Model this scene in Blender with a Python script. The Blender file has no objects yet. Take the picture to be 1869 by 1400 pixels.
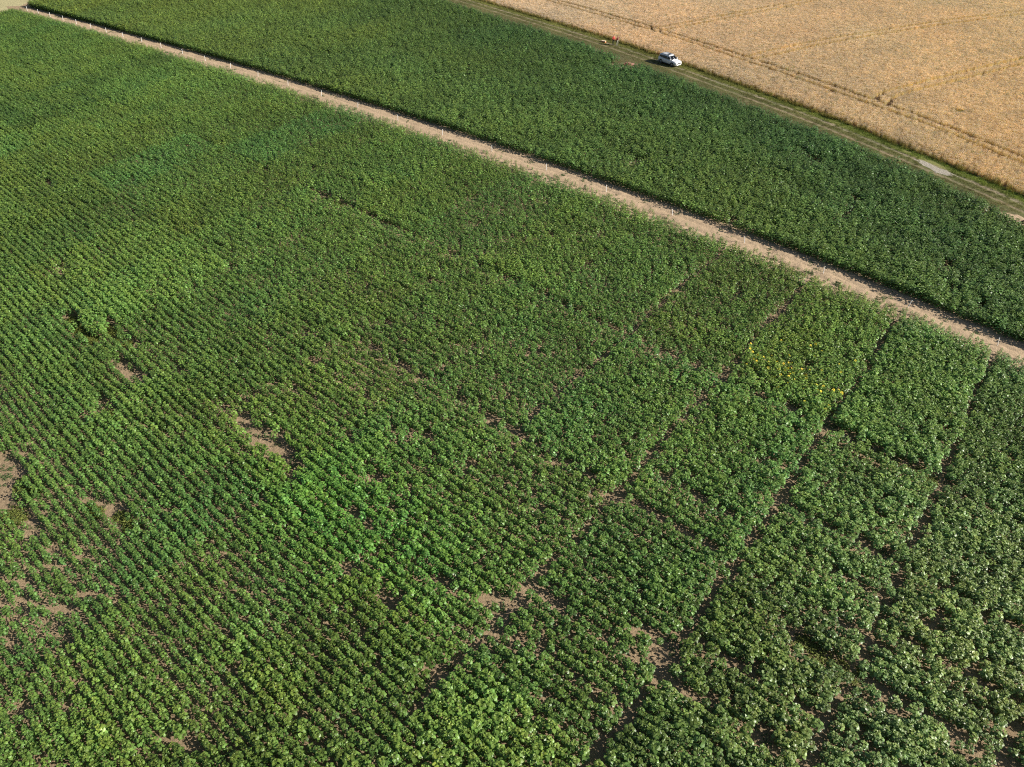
import bpy, bmesh, math
import numpy as np
from mathutils import Vector, Matrix, Euler

R = math.radians
rng = np.random.default_rng(11)
scene = bpy.context.scene
col = scene.collection

# ------------------------------------------------------------------ camera, sky, sun, exposure
CAM_H = 42.0
PITCH = R(41.913)
cd = bpy.data.cameras.new("camera")
cam = bpy.data.objects.new("camera", cd)
col.objects.link(cam)
cam.location = (0, 0, CAM_H)
cam.rotation_euler = (math.pi / 2 - PITCH, 0, 0)
cd.sensor_width = 36.0
cd.lens = 23.75
cd.clip_end = 6000
scene.camera = cam

SUN_AZ, SUN_EL = R(105), R(28)          # azimuth clockwise from +Y
world = bpy.data.worlds.new("World")
scene.world = world
world.use_nodes = True
wn = world.node_tree
sky = wn.nodes.new("ShaderNodeTexSky")
sky.sky_type = 'NISHITA'
sky.sun_disc = False
sky.sun_elevation = SUN_EL
sky.sun_rotation = SUN_AZ
sky.altitude = 200
sky.air_density = 1.0
sky.dust_density = 1.2
wn.links.new(sky.outputs[0], wn.nodes["Background"].inputs[0])
wn.nodes["Background"].inputs[1].default_value = 0.05
sl = bpy.data.lights.new("sun", 'SUN')
sl.energy = 5.0
sl.angle = R(0.53)
sl.color = (1.0, 0.94, 0.85)
sun = bpy.data.objects.new("sun", sl)
col.objects.link(sun)
sd = Vector((math.sin(SUN_AZ) * math.cos(SUN_EL), math.cos(SUN_AZ) * math.cos(SUN_EL), math.sin(SUN_EL)))
sun.rotation_euler = sd.to_track_quat('Z', 'Y').to_euler()
sun.location = sd * 200

vs = scene.view_settings
vs.view_transform = 'Standard'
vs.look = 'None'
vs.exposure = 0.8
vs.gamma = 1.0
vs.use_curve_mapping = False
scene.cycles.max_bounces = 6
scene.cycles.diffuse_bounces = 4
scene.cycles.transmission_bounces = 3
scene.cycles.transparent_max_bounces = 4
scene.cycles.caustics_reflective = False
scene.cycles.caustics_refractive = False
scene.cycles.use_denoising = False
scene.cycles.filter_width = 1.1

# ------------------------------------------------------------------ site plan
# s = metres along the rows, t = metres across them; rows and lane run straight,
# and bow() bends that grid by the barrel distortion of the camera lens.
YAW = R(-39.6726)
UX, UY = math.cos(YAW), math.sin(YAW)
CP, SP = math.cos(PITCH), math.sin(PITCH)
BOW, SPREAD = 0.164698, 1298.0 / 1233.0


def bow(s, t):
    s = np.asarray(s, float); t = np.asarray(t, float)
    x = UX * s - UY * t
    y = UY * s + UX * t
    q = y * CP + CAM_H * SP
    a = x / q
    b = (y * SP - CAM_H * CP) / q
    r2 = a * a + b * b + 1e-12
    g = SPREAD * (np.sqrt(1 + 4 * BOW * r2) - 1) / (2 * BOW * r2)
    a = a * g; b = b * g
    k = CAM_H / (SP - b * CP)
    return a * k, (CP + b * SP) * k


def in_view(x, y, margin=0.06, z=0.0):
    q = y * CP + (CAM_H - z) * SP
    a = x / q * 1233 / 934.5
    b = (y * SP - (CAM_H - z) * CP) / q * 1233 / 700
    return (q > 5) & (np.abs(a) < 1 + margin) & (np.abs(b) < 1 + margin * 1.3)


def vnoise(x, y, scale, seed):
    """smooth value noise in 0..1"""
    g = np.random.default_rng(seed).random((256, 256))
    u = x / scale + 1000.5; v = y / scale + 1000.5
    i = np.floor(u).astype(int); j = np.floor(v).astype(int)
    f = u - i; h = v - j
    f = f * f * (3 - 2 * f); h = h * h * (3 - 2 * h)
    a = g[i % 256, j % 256]; b = g[(i + 1) % 256, j % 256]
    c = g[i % 256, (j + 1) % 256]; d = g[(i + 1) % 256, (j + 1) % 256]
    return (a * (1 - f) + b * f) * (1 - h) + (c * (1 - f) + d * f) * h


def seg_dist(px, py, poly):
    """distance of points to a polyline"""
    best = np.full(px.shape, 1e9)
    for (x0, y0), (x1, y1) in zip(poly[:-1], poly[1:]):
        dx, dy = x1 - x0, y1 - y0
        L = dx * dx + dy * dy
        k = np.clip(((px - x0) * dx + (py - y0) * dy) / L, 0, 1)
        best = np.minimum(best, np.hypot(px - x0 - k * dx, py - y0 - k * dy))
    return best


def side_of(px, py, poly):
    """signed distance, positive left of the polyline's direction"""
    best = np.full(px.shape, 1e9); sgn = np.zeros(px.shape)
    for (x0, y0), (x1, y1) in zip(poly[:-1], poly[1:]):
        dx, dy = x1 - x0, y1 - y0
        L = dx * dx + dy * dy
        k = np.clip(((px - x0) * dx + (py - y0) * dy) / L, 0, 1)
        d = np.hypot(px - x0 - k * dx, py - y0 - k * dy)
        c = dx * (py - y0) - dy * (px - x0)
        m = d < best
        best = np.where(m, d, best); sgn = np.where(m, np.sign(c), sgn)
    return best * sgn


WHEAT_EDGE = [(-30, 216), (-8.4, 192.2), (0.5, 182.0), (10.0, 171.0), (17.5, 162.0), (21.2, 157.6), (28.4, 148.1),
              (33.6, 140.6), (41.7, 128.9), (47.9, 120.0), (54.1, 110.6), (58.8, 102.2), (63.1, 95.0), (66.7, 88.8),
              (68.9, 84.5), (75, 72), (83, 55)]
FIELD_EDGE = [(-46, 216), (-27, 198), (-15.4, 186.0), (-5.6, 175.4), (6.0, 161.8), (13.8, 152.0), (21.5, 141.9),
              (29.5, 130.9), (38.9, 118.2), (46.2, 107.6), (52.2, 98.4), (58.1, 89.2), (61.8, 81.3), (62.7, 78.2),
              (69, 65), (76, 50)]
TRAM = [
    [(-4, 206), (9.0, 191.6), (15.5, 184.4), (23.1, 175.3), (31.6, 164.5), (37.8, 155.9), (45.7, 144.9), (51.9, 135.9), (58.3, 126.0), (62.5, 119.2), (67.1, 111.5), (71.0, 104.0), (74.9, 95.6), (82, 80)],
    [(-6.5, 206), (8.0, 189.6), (15.0, 181.6), (29.0, 164.6), (38.4, 151.8), (44.6, 142.6), (51.6, 132.2), (61.4, 116.7), (65.9, 109.3), (69.7, 101.9), (73.2, 94.0), (80, 79)],
    [(62.9, 119.2), (64.0, 121.6), (66.6, 123.7), (72.3, 127.0), (82.2, 132.5), (92.4, 138.0), (101.1, 142.4), (125, 154)],
    [(64.2, 117.2), (66.3, 120.4), (70.7, 123.5), (80.8, 129.0), (90.4, 134.2), (99.5, 139.0), (125, 151.6)],
    [(46, 143.2), (49.9, 145.6), (56.8, 150.0), (66.9, 155.6), (76.9, 160.4), (98.5, 170.0), (110.0, 174.6), (121.3, 178.7), (140, 185)],
    [(47.6, 141.6), (51.4, 143.8), (57.8, 147.9), (67.9, 153.5), (77.9, 158.3), (99.5, 167.9), (111.0, 172.4), (122.3, 176.5), (140, 183)],
    [(30, 163), (44.8, 171.7), (54.1, 177.6), (67.5, 186.0), (76, 191.5)],
    [(31.2, 161), (45.9, 169.7), (55.2, 175.6), (68.6, 184.0), (77, 189.5)],
]

# ------------------------------------------------------------------ materials
def mat(name):
    m = bpy.data.materials.new(name)
    m.use_nodes = True
    nt = m.node_tree
    return m, nt, nt.nodes["Principled BSDF"]


def node(nt, typ, **kw):
    n = nt.nodes.new(typ)
    for k, v in kw.items():
        setattr(n, k, v)
    return n


def noise(nt, vec, scale, detail=6, rough=0.6, dist=0.0):
    n = node(nt, "ShaderNodeTexNoise")
    n.inputs["Scale"].default_value = scale
    n.inputs["Detail"].default_value = detail
    n.inputs["Roughness"].default_value = rough
    n.inputs["Distortion"].default_value = dist
    if vec is not None:
        nt.links.new(vec, n.inputs["Vector"])
    return n


def ramp(nt, fac, stops):
    n = node(nt, "ShaderNodeValToRGB")
    e = n.color_ramp.elements
    while len(e) < len(stops):
        e.new(0.5)
    for el, (p, c) in zip(e, stops):
        el.position = p
        el.color = (*c, 1)
    nt.links.new(fac, n.inputs[0])
    return n


def mixc(nt, a, b, fac, blend='MIX'):
    n = node(nt, "ShaderNodeMix", data_type='RGBA', blend_type=blend)
    for sock, v in ((n.inputs[6], a), (n.inputs[7], b), (n.inputs[0], fac)):
        if isinstance(v, tuple):
            sock.default_value = (*v, 1)
        elif isinstance(v, (int, float)):
            sock.default_value = v
        else:
            nt.links.new(v, sock)
    return n.outputs[2]


def bump(nt, bsdf, h, dist, strength=1.0):
    b = node(nt, "ShaderNodeBump")
    b.inputs["Distance"].default_value = dist
    b.inputs["Strength"].default_value = strength
    nt.links.new(h, b.inputs["Height"])
    nt.links.new(b.outputs[0], bsdf.inputs["Normal"])


def plain(name, c, rough=0.6, metal=0.0, spec=0.4):
    m, nt, b = mat(name)
    tc = node(nt, "ShaderNodeTexCoord")
    n = noise(nt, tc.outputs["Object"], 9.0, 4)
    cc = mixc(nt, tuple(x * 0.86 for x in c), tuple(min(1, x * 1.08) for x in c), n.outputs[0])
    nt.links.new(cc, b.inputs["Base Color"])
    b.inputs["Roughness"].default_value = rough
    b.inputs["Metallic"].default_value = metal
    b.inputs["Specular IOR Level"].default_value = spec
    return m


def soil_material(name, dark, mid, light, fine=5.0, rough_h=0.22):
    m, nt, b = mat(name)
    tc = node(nt, "ShaderNodeTexCoord")
    o = tc.outputs["Object"]
    big = noise(nt, o, 0.18, 5, 0.6, 0.6)
    sm = noise(nt, o, fine, 9, 0.72, 0.3)
    c1 = ramp(nt, sm.outputs[0], [(0.3, dark), (0.5, mid), (0.72, light)])
    c2 = ramp(nt, big.outputs[0], [(0.3, tuple(x * 0.82 for x in mid)), (0.7, tuple(x * 1.12 for x in light))])
    nt.links.new(mixc(nt, c1.outputs[0], c2.outputs[0], 0.35), b.inputs["Base Color"])
    b.inputs["Roughness"].default_value = 0.95
    b.inputs["Specular IOR Level"].default_value = 0.1
    clod = noise(nt, o, 2.2, 8, 0.75)
    bump(nt, b, clod.outputs[0], rough_h, 0.9)
    return m


def plant_material(name, base, transl=0.28, rough=0.5, spec=0.3, vary=0.3):
    """leaf stuff: per-plant tint from the attribute 'tint', per-leaf variation"""
    m, nt, b = mat(name)
    at = node(nt, "ShaderNodeAttribute", attribute_type='INSTANCER', attribute_name='tint')
    ge = node(nt, "ShaderNodeNewGeometry")
    c = mixc(nt, tuple(x * (1 - vary) for x in base), tuple(x * (1 + vary) for x in base), ge.outputs["Random Per Island"])
    ag = node(nt, "ShaderNodeAttribute", attribute_type='GEOMETRY', attribute_name='young')
    c = mixc(nt, c, (base[0] * 2.0, base[1] * 1.55, base[2] * 1.3), ag.outputs["Fac"])
    c = mixc(nt, c, at.outputs["Color"], 1.0, 'MULTIPLY')
    nt.links.new(c, b.inputs["Base Color"])
    b.inputs["Roughness"].default_value = rough
    b.inputs["Specular IOR Level"].default_value = spec
    if transl:
        tr = node(nt, "ShaderNodeBsdfTranslucent")
        ct = mixc(nt, c, (1.25, 1.3, 0.5), 1.0, 'MULTIPLY')
        nt.links.new(ct, tr.inputs[0])
        mx = node(nt, "ShaderNodeMixShader")
        mx.inputs[0].default_value = transl
        nt.links.new(b.outputs[0], mx.inputs[1])
        nt.links.new(tr.outputs[0], mx.inputs[2])
        nt.links.new(mx.outputs[0], nt.nodes["Material Output"].inputs[0])
    return m


M_soil = soil_material("sandy_soil", (0.16, 0.115, 0.07), (0.30, 0.22, 0.135), (0.42, 0.31, 0.195))
M_lane = soil_material("lane_sand", (0.31, 0.22, 0.14), (0.42, 0.31, 0.20), (0.51, 0.385, 0.255), 3.0, 0.14)
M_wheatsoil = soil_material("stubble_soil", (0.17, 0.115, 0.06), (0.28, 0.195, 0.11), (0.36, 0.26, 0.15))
M_stubble = soil_material("cut_stubble", (0.28, 0.25, 0.12), (0.40, 0.36, 0.19), (0.48, 0.43, 0.25))
M_redsoil = soil_material("red_soil", (0.20, 0.085, 0.06), (0.36, 0.19, 0.14), (0.48, 0.29, 0.22))
M_gravel = soil_material("pale_gravel", (0.24, 0.21, 0.165), (0.34, 0.305, 0.245), (0.43, 0.39, 0.32), 8.0)
M_leaf = plant_material("sunflower_leaf", (0.110, 0.200, 0.043), 0.25, 0.42, 0.45, 0.42)
M_stem = plant_material("sunflower_stem", (0.10, 0.15, 0.045), 0.0)
M_petal = plant_material("sunflower_petal", (0.66, 0.58, 0.05), 0.25)
M_disc = plain("sunflower_disc", (0.10, 0.06, 0.02), 0.9)
M_straw = plant_material("wheat_straw", (0.60, 0.47, 0.355), 0.35, 0.6, 0.2, 0.12)
M_ear = plant_material("wheat_ear", (0.69, 0.54, 0.425), 0.35, 0.6, 0.2, 0.10)
M_grass = plant_material("grass_blade", (0.15, 0.16, 0.055), 0.2, 0.6, 0.2)
M_weed = plant_material("weed_leaf", (0.10, 0.14, 0.045), 0.2, 0.6, 0.2)


# ------------------------------------------------------------------ mesh helpers
def mesh_from(name, verts, faces, mats, midx=None, smooth=False, attrs=None):
    me = bpy.data.meshes.new(name)
    me.from_pydata([tuple(v) for v in verts], [], faces)
    for m in mats:
        me.materials.append(m)
    if midx is not None:
        me.polygons.foreach_set("material_index", midx)
    if smooth:
        me.polygons.foreach_set("use_smooth", [True] * len(me.polygons))
    if attrs:
        for k, vals in attrs.items():
            a = me.attributes.new(k, 'FLOAT', 'POINT')
            a.data.foreach_set("value", vals)
    me.update()
    return me


def link(name, me, parent=None, **props):
    o = bpy.data.objects.new(name, me)
    col.objects.link(o)
    if parent is not None:
        o.parent = parent
    for k, v in props.items():
        o[k] = v
    return o


def empty(name, loc, rz=0.0, **props):
    o = bpy.data.objects.new(name, None)
    col.objects.link(o)
    o.location = loc
    o.rotation_euler = (0, 0, rz)
    o.empty_display_size = 0.2
    for k, v in props.items():
        o[k] = v
    return o


# ------------------------------------------------------------------ ground
bm = bmesh.new()
bmesh.ops.create_grid(bm, x_segments=60, y_segments=60, size=2500)
me = bpy.data.meshes.new("ground"); bm.to_mesh(me); bm.free()
me.materials.append(M_soil)
link("ground", me, kind="structure", label="sandy farmland soil under the crops", category="ground")


def sheet(name, left, right, material, z, na, label, category="ground", attr=None, relief=0.0, seed=3):
    """a strip of ground between two curves given as functions k(0..1) -> (x, y); finely meshed with real unevenness"""
    nl = len(left)
    V = []; F = []; A = []
    for i in range(nl):
        for j in range(na + 1):
            k = j / na
            V.append((left[i][0] * (1 - k) + right[i][0] * k, left[i][1] * (1 - k) + right[i][1] * k, z)); A.append(k)
    V = np.array(V)
    if relief:
        h = (vnoise(V[:, 0], V[:, 1], 1.3, seed) - 0.5) * relief + (vnoise(V[:, 0], V[:, 1], 0.45, seed + 1) - 0.5) * relief * 0.7
        kk = np.array(A)
        h = h - relief * 0.9 * (np.exp(-((kk - 0.36) / 0.035) ** 2) + np.exp(-((kk - 0.60) / 0.035) ** 2))
        V[:, 2] += np.maximum(h + relief * 1.1, 0)
    for i in range(nl - 1):
        for j in range(na):
            a = i * (na + 1) + j
            F.append((a, a + na + 1, a + na + 2, a + 1))
    me = mesh_from(name, V, F, [material], smooth=True, attrs={attr: A} if attr else None)
    return link(name, me, kind="structure", label=label, category=category)


# sandy lane between the two crops
S0, S1 = -252.0, 40.0
ss = np.concatenate([np.linspace(S0, -60, 300), np.linspace(-60, S1, 400)[1:]])
wob = lambda s, seed: (vnoise(s, s * 0, 2.6, seed) - 0.5) * 0.7
lx, ly = bow(ss, 68.6 + wob(ss, 5)); rx, ry = bow(ss, 75.4 + wob(ss, 6))
sheet("sandy_lane", list(zip(lx, ly)), list(zip(rx, ry)), M_lane, 0.004, 34,
      "pale sandy lane running between the two sunflower crops", "path", relief=0.09)


# farm track: grass with two wheel ruts beside the wheat
def resample(poly, n):
    p = np.array(poly, float)
    # smooth through a Catmull-Rom pass
    out = []
    q = np.vstack([2 * p[0] - p[1], p, 2 * p[-1] - p[-2]])
    for i in range(1, len(q) - 2):
        for k in np.linspace(0, 1, 12, endpoint=False):
            a, b, c, d = q[i - 1], q[i], q[i + 1], q[i + 2]
            out.append(0.5 * ((2 * b) + (c - a) * k + (2 * a - 5 * b + 4 * c - d) * k * k + (3 * b - a - 3 * c + d) * k ** 3))
    out.append(p[-1]); out = np.array(out)
    L = np.concatenate([[0], np.cumsum(np.hypot(*np.diff(out, axis=0).T))])
    t = np.linspace(0, L[-1], n)
    return np.stack([np.interp(t, L, out[:, 0]), np.interp(t, L, out[:, 1])], 1)


we = resample(WHEAT_EDGE, 520)
ker = np.ones(25) / 25
we_s = np.stack([np.convolve(np.pad(we[:, i], 12, mode='edge'), ker, 'valid') for i in (0, 1)], 1)
we_s[:12] = we[:12]; we_s[-12:] = we[-12:]
tang = np.gradient(we_s, axis=0); tang /= np.hypot(tang[:, 0], tang[:, 1])[:, None]
nrm = np.stack([tang[:, 1], -tang[:, 0]], 1)          # towards the sunflowers
TRACK_W = 11.0

m, nt, b = mat("track_grass")
at = node(nt, "ShaderNodeAttribute", attribute_type='GEOMETRY', attribute_name='across')
tc = node(nt, "ShaderNodeTexCoord")
wig = noise(nt, tc.outputs["Object"], 0.35, 6, 0.65)
mt = node(nt, "ShaderNodeMath", operation='MULTIPLY_ADD')
nt.links.new(wig.outputs[0], mt.inputs[0]); mt.inputs[1].default_value = 0.05; nt.links.new(at.outputs["Fac"], mt.inputs[2])
mt2 = node(nt, "ShaderNodeMath", operation='ADD'); nt.links.new(mt.outputs[0], mt2.inputs[0]); mt2.inputs[1].default_value = -0.025
VERGE, RUT, MIDG, OUTG, BROWN = (0.21, 0.215, 0.08), (0.25, 0.215, 0.15), (0.13, 0.135, 0.055), (0.125, 0.122, 0.062), (0.15, 0.135, 0.08)
w = TRACK_W
cr = ramp(nt, mt2.outputs[0], [(0.0, VERGE), (1.55 / w, VERGE), (1.95 / w, RUT), (2.35 / w, RUT), (2.75 / w, MIDG), (3.7 / w, MIDG),
                               (3.95 / w, (0.24, 0.2, 0.13)), (4.3 / w, (0.22, 0.185, 0.12)), (4.6 / w, MIDG), (5.6 / w, OUTG), (7.5 / w, BROWN)])
fine = noise(nt, tc.outputs["Object"], 3.0, 9, 0.75)
cf = ramp(nt, fine.outputs[0], [(0.32, (0.62, 0.62, 0.6)), (0.68, (1.25, 1.25, 1.2))])
patch = noise(nt, tc.outputs["Object"], 0.22, 5, 0.6)
cpz = ramp(nt, patch.outputs[0], [(0.4, (0.8, 0.88, 0.75)), (0.65, (1.18, 1.1, 1.1))])
c = mixc(nt, mixc(nt, cr.outputs[0], cf.outputs[0], 1.0, 'MULTIPLY'), cpz.outputs[0], 1.0, 'MULTIPLY')
nt.links.new(c, b.inputs["Base Color"]); b.inputs["Roughness"].default_value = 0.95; b.inputs["Specular IOR Level"].default_value = 0.1
bump(nt, b, fine.outputs[0], 0.1, 0.8)
M_track = m
na = 44
V = []; F = []; A = []
for i in range(len(we_s)):
    for j in range(na + 1):
        d = j / na * TRACK_W - 0.3
        z = 0.012 - 0.05 * (math.exp(-((d - 2.15) / 0.28) ** 2) + math.exp(-((d - 4.15) / 0.28) ** 2)) + 0.05
        p = we_s[i] + nrm[i] * d
        V.append((p[0], p[1], z)); A.append(max(d, 0) / TRACK_W)
for i in range(len(we_s) - 1):
    for j in range(na):
        a = i * (na + 1) + j
        F.append((a, a + 1, a + na + 2, a + na + 1))
link("farm_track", mesh_from("farm_track", V, F, [M_track], smooth=True, attrs={"across": A}), kind="structure",
     label="grassy farm track with two wheel ruts beside the wheat", category="track")


def patch_sheet(name, poly, material, z, label, category, hump=0.0, seed=1, sub=10, kind="structure"):
    """irregular ground patch with a ragged rim, domed by hump"""
    p = np.array(poly, float); c = p.mean(0)
    q = []
    for i in range(len(p)):
        a, b2 = p[i], p[(i + 1) % len(p)]
        for k in np.linspace(0, 1, 6, endpoint=False):
            q.append(a * (1 - k) + b2 * k)
    q = np.array(q); n = len(q)
    rr = np.random.default_rng(seed)
    q = c + (q - c) * (1 + rr.normal(0, 0.07, (n, 1)))
    V = [(c[0], c[1], z + hump)]; F = []
    for r in range(1, sub + 1):
        f = r / sub
        for i in range(n):
            x, y = c + (q[i] - c) * f
            V.append((x, y, z + hump * (1 - f * f) ** 0.8 * (0.75 + 0.5 * rr.random()) - (0.03 if r == sub else 0)))
    for i in range(n):
        F.append((0, 1 + i, 1 + (i + 1) % n))
    for r in range(sub - 1):
        for i in range(n):
            a = 1 + r * n + i; b2 = 1 + r * n + (i + 1) % n
            F.append((a, a + n, b2 + n, b2))
    me = mesh_from(name, V, F, [material], smooth=hump < 0.1)
    return link(name, me, kind=kind, label=label, category=category)


patch_sheet("gravel_patch", [(59.2, 96.4), (60.5, 96.1), (61.2, 94.6), (61.7, 93.3), (62.6, 92.3), (63.0, 90.6), (61.4, 90.8), (60.4, 91.8), (60.2, 93.3), (59.6, 94.4)],
            M_gravel, 0.07, "pale gravel patch in the rut of the farm track", "gravel")
patch_sheet("bare_soil", [(18.6, 139.0), (21.0, 138.2), (21.8, 137.2), (24.4, 137.6), (25.6, 139.6), (24.2, 141.6), (22.6, 142.2), (21.4, 140.2)],
            M_redsoil, 0.085, "bare reddish soil at the crop edge below the white car", "soil", 0.06, 4)
patch_sheet("bare_soil", [(62.2, 78.0), (63.2, 80.4), (64.8, 79.6), (66.6, 77.6), (66.8, 74.8), (64.6, 74.6), (63.0, 76.0)],
            M_lane, 0.085, "bare pinkish soil at the crop edge near the right border", "soil", 0.06, 5)
# stubble field beyond the far ends of the rows
patch_sheet("stubble_field", [(-121, 168), (-119.6, 185.1), (-117.2, 192.6), (-112, 206), (-108, 240), (-300, 260), (-300, 150), (-123, 150)],
            M_stubble, 0.004, "pale cut field beyond the far end of the sandy lane", "field")

# ------------------------------------------------------------------ plant prototypes
proto_cols = {}


def proto_collection(name, meshes):
    c = bpy.data.collections.new(name)
    for i, me in enumerate(meshes):
        o = bpy.data.objects.new("%s_%02d" % (name, i), me)
        c.objects.link(o)
    proto_cols[name] = c
    return c


def add_leaf(V, F, MI, Y, base, az, pet, L, rise, droop, mat_leaf, young, rg, wid=0.46):
    ca, sa = math.cos(az), math.sin(az)
    def P(r, z, side=0.0):
        return (base[0] + ca * r - sa * side, base[1] + sa * r + ca * side, base[2] + z)
    r0, z0 = pet * math.cos(rise), pet * math.sin(rise)
    n = len(V)
    # petiole: a thin blade
    V += [P(0, 0, -0.006), P(0, 0, 0.006), P(r0, z0, 0.005), P(r0, z0, -0.005)]
    F.append((n, n + 1, n + 2, n + 3)); MI.append(mat_leaf); Y += [young] * 4
    ang = droop[0]
    pts = []
    r, z = r0 - 0.01, z0
    steps = (0.0, 0.36, 0.70, 1.0)
    prev = 0
    for k, st_ in enumerate(steps):
        if k:
            ang = droop[0] + (droop[1] - droop[0]) * (k - 1) / 2
            r += math.cos(ang) * L * (st_ - prev); z += math.sin(ang) * L * (st_ - prev)
            prev = st_
        pts.append((r, z))
    n = len(V)
    tw = rg.normal(0, 0.05) * L
    fold = rg.uniform(-0.04, 0.12) * L
    (rb, zb), (rc, zc), (rd, zd), (rt, zt) = pts
    w1, w2 = wid * L, wid * 0.68 * L
    V += [P(rb, zb), P(rc, zc), P(rd, zd), P(rt, zt),
          P(rc - 0.10 * L, zc + fold + tw, w1), P(rd - 0.06 * L, zd + fold * 0.7 + tw, w2),
          P(rc - 0.10 * L, zc + fold - tw, -w1), P(rd - 0.06 * L, zd + fold * 0.7 - tw, -w2)]
    b, c, d, t, l1, l2, r1, r2 = range(n, n + 8)
    for f in ((b, c, l1), (b, r1, c), (c, d, l2, l1), (c, r1, r2, d), (d, t, l2), (d, r2, t)):
        F.append(f); MI.append(mat_leaf)
    Y += [young] * 8


def sunflower(seed, height=0.95, nleaf=15, L=0.19, bloom=False):
    """returns (leaf verts, faces, mat index, young), (stem verts, faces)"""
    rg = np.random.default_rng(seed)
    V, F, MI, Y = [], [], [], []
    lean = rg.normal(0, 0.04, 2)
    az = rg.uniform(0, 6.28)
    top = height
    def axis(f):
        return (lean[0] * f * f * height, lean[1] * f * f * height, height * f)
    for i in range(nleaf):
        f = 0.10 + 0.90 * (i + 0.5) / nleaf
        az += R(137.5) + rg.normal(0, 0.25)
        size = L * (0.72 + 0.58 * math.sin(math.pi * min(f * 0.95, 1) ** 1.1)) * rg.uniform(0.85, 1.15)
        if f > 0.86:
            size *= 0.72
        pet = (0.185 - 0.135 * max(0, f - 0.5) / 0.5) * rg.uniform(0.8, 1.2) * height
        rise = R(rg.uniform(25, 50)) if f < 0.8 else R(rg.uniform(45, 72))
        d0 = R(rg.uniform(-15, 20)) if f < 0.8 else R(rg.uniform(5, 45))
        add_leaf(V, F, MI, Y, axis(f), az, pet, size, rise, (d0, d0 - R(rg.uniform(25, 60))), 0, max(0.0, (f - 0.62) / 0.38) * rg.uniform(0.35, 0.9), rg)
    # flower bud or head at the tip
    tip = axis(1.0)
    if bloom:
        fx = rg.uniform(0.3, 0.9)
        az = rg.uniform(-0.8, 1.2)
        nrmv = Vector((math.cos(az) * math.sin(fx), math.sin(az) * math.sin(fx), math.cos(fx)))
        rot = nrmv.to_track_quat('Z', 'Y').to_matrix()
        c0 = Vector(tip) + Vector((0, 0, 0.06))
        n = len(V); K = 12
        V.append(tuple(c0 + rot @ Vector((0, 0, 0.02)))); Y.append(0)
        for k in range(K):
            a = 6.2832 * k / K
            V.append(tuple(c0 + rot @ Vector((0.05 * math.cos(a), 0.05 * math.sin(a), 0)))); Y.append(0)
        for k in range(K):
            F.append((n, n + 1 + k, n + 1 + (k + 1) % K)); MI.append(2)
        for k in range(14):
            a = 6.2832 * k / 14 + rg.normal(0, 0.05)
            n = len(V); rr = rg.uniform(0.11, 0.135)
            for (q, s2, zz) in ((0.045, -0.014, 0.0), (0.045, 0.014, 0.0), (rr * 0.75, 0.022, 0.018), (rr, 0, 0.005), (rr * 0.75, -0.022, 0.018)):
                V.append(tuple(c0 + rot @ Vector((q * math.cos(a) - s2 * math.sin(a), q * math.sin(a) + s2 * math.cos(a), zz)))); Y.append(0)
            F.append((n, n + 1, n + 2, n + 3, n + 4)); MI.append(1)
    # stem: six-sided taper
    SV, SF = [], []
    K = 5
    for j, f in enumerate((0.0, 0.5, 1.0)):
        c = axis(f); r = 0.017 * (1 - 0.5 * f)
        for k in range(K):
            a = 6.2832 * k / K
            SV.append((c[0] + r * math.cos(a), c[1] + r * math.sin(a), c[2]))
    for j in range(2):
        for k in range(K):
            a = j * K + k; b2 = j * K + (k + 1) % K
            SF.append((a, b2, b2 + K, a + K))
    return (V, F, MI, Y), (SV, SF)


def joined(parts):
    (V, F, MI, Y), (SV, SF) = parts
    n = len(V)
    me = mesh_from("sunflower", V + SV, F + [tuple(i + n for i in f) for f in SF], [M_leaf, M_petal, M_disc, M_stem],
                   MI + [3] * len(SF), attrs={"young": Y + [0.0] * len(SV)})
    return me


N_PLAIN = 9
sun_parts = [sunflower(100 + i, 1.0 + 0.05 * (i % 4), 22 + i % 4, 0.185 + 0.010 * (i % 3)) for i in range(N_PLAIN)]
sun_parts += [sunflower(200 + i, 1.08, 21, 0.185, True) for i in range(3)]
C_SUN = proto_collection("sunflower_kind", [joined(p) for p in sun_parts])
tall_parts = [sunflower(300 + i, 1.22 + 0.05 * (i % 3), 25 + i % 3, 0.195 + 0.010 * (i % 3)) for i in range(8)]
C_TALL = proto_collection("sunflower_tall_kind", [joined(p) for p in tall_parts])


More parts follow.
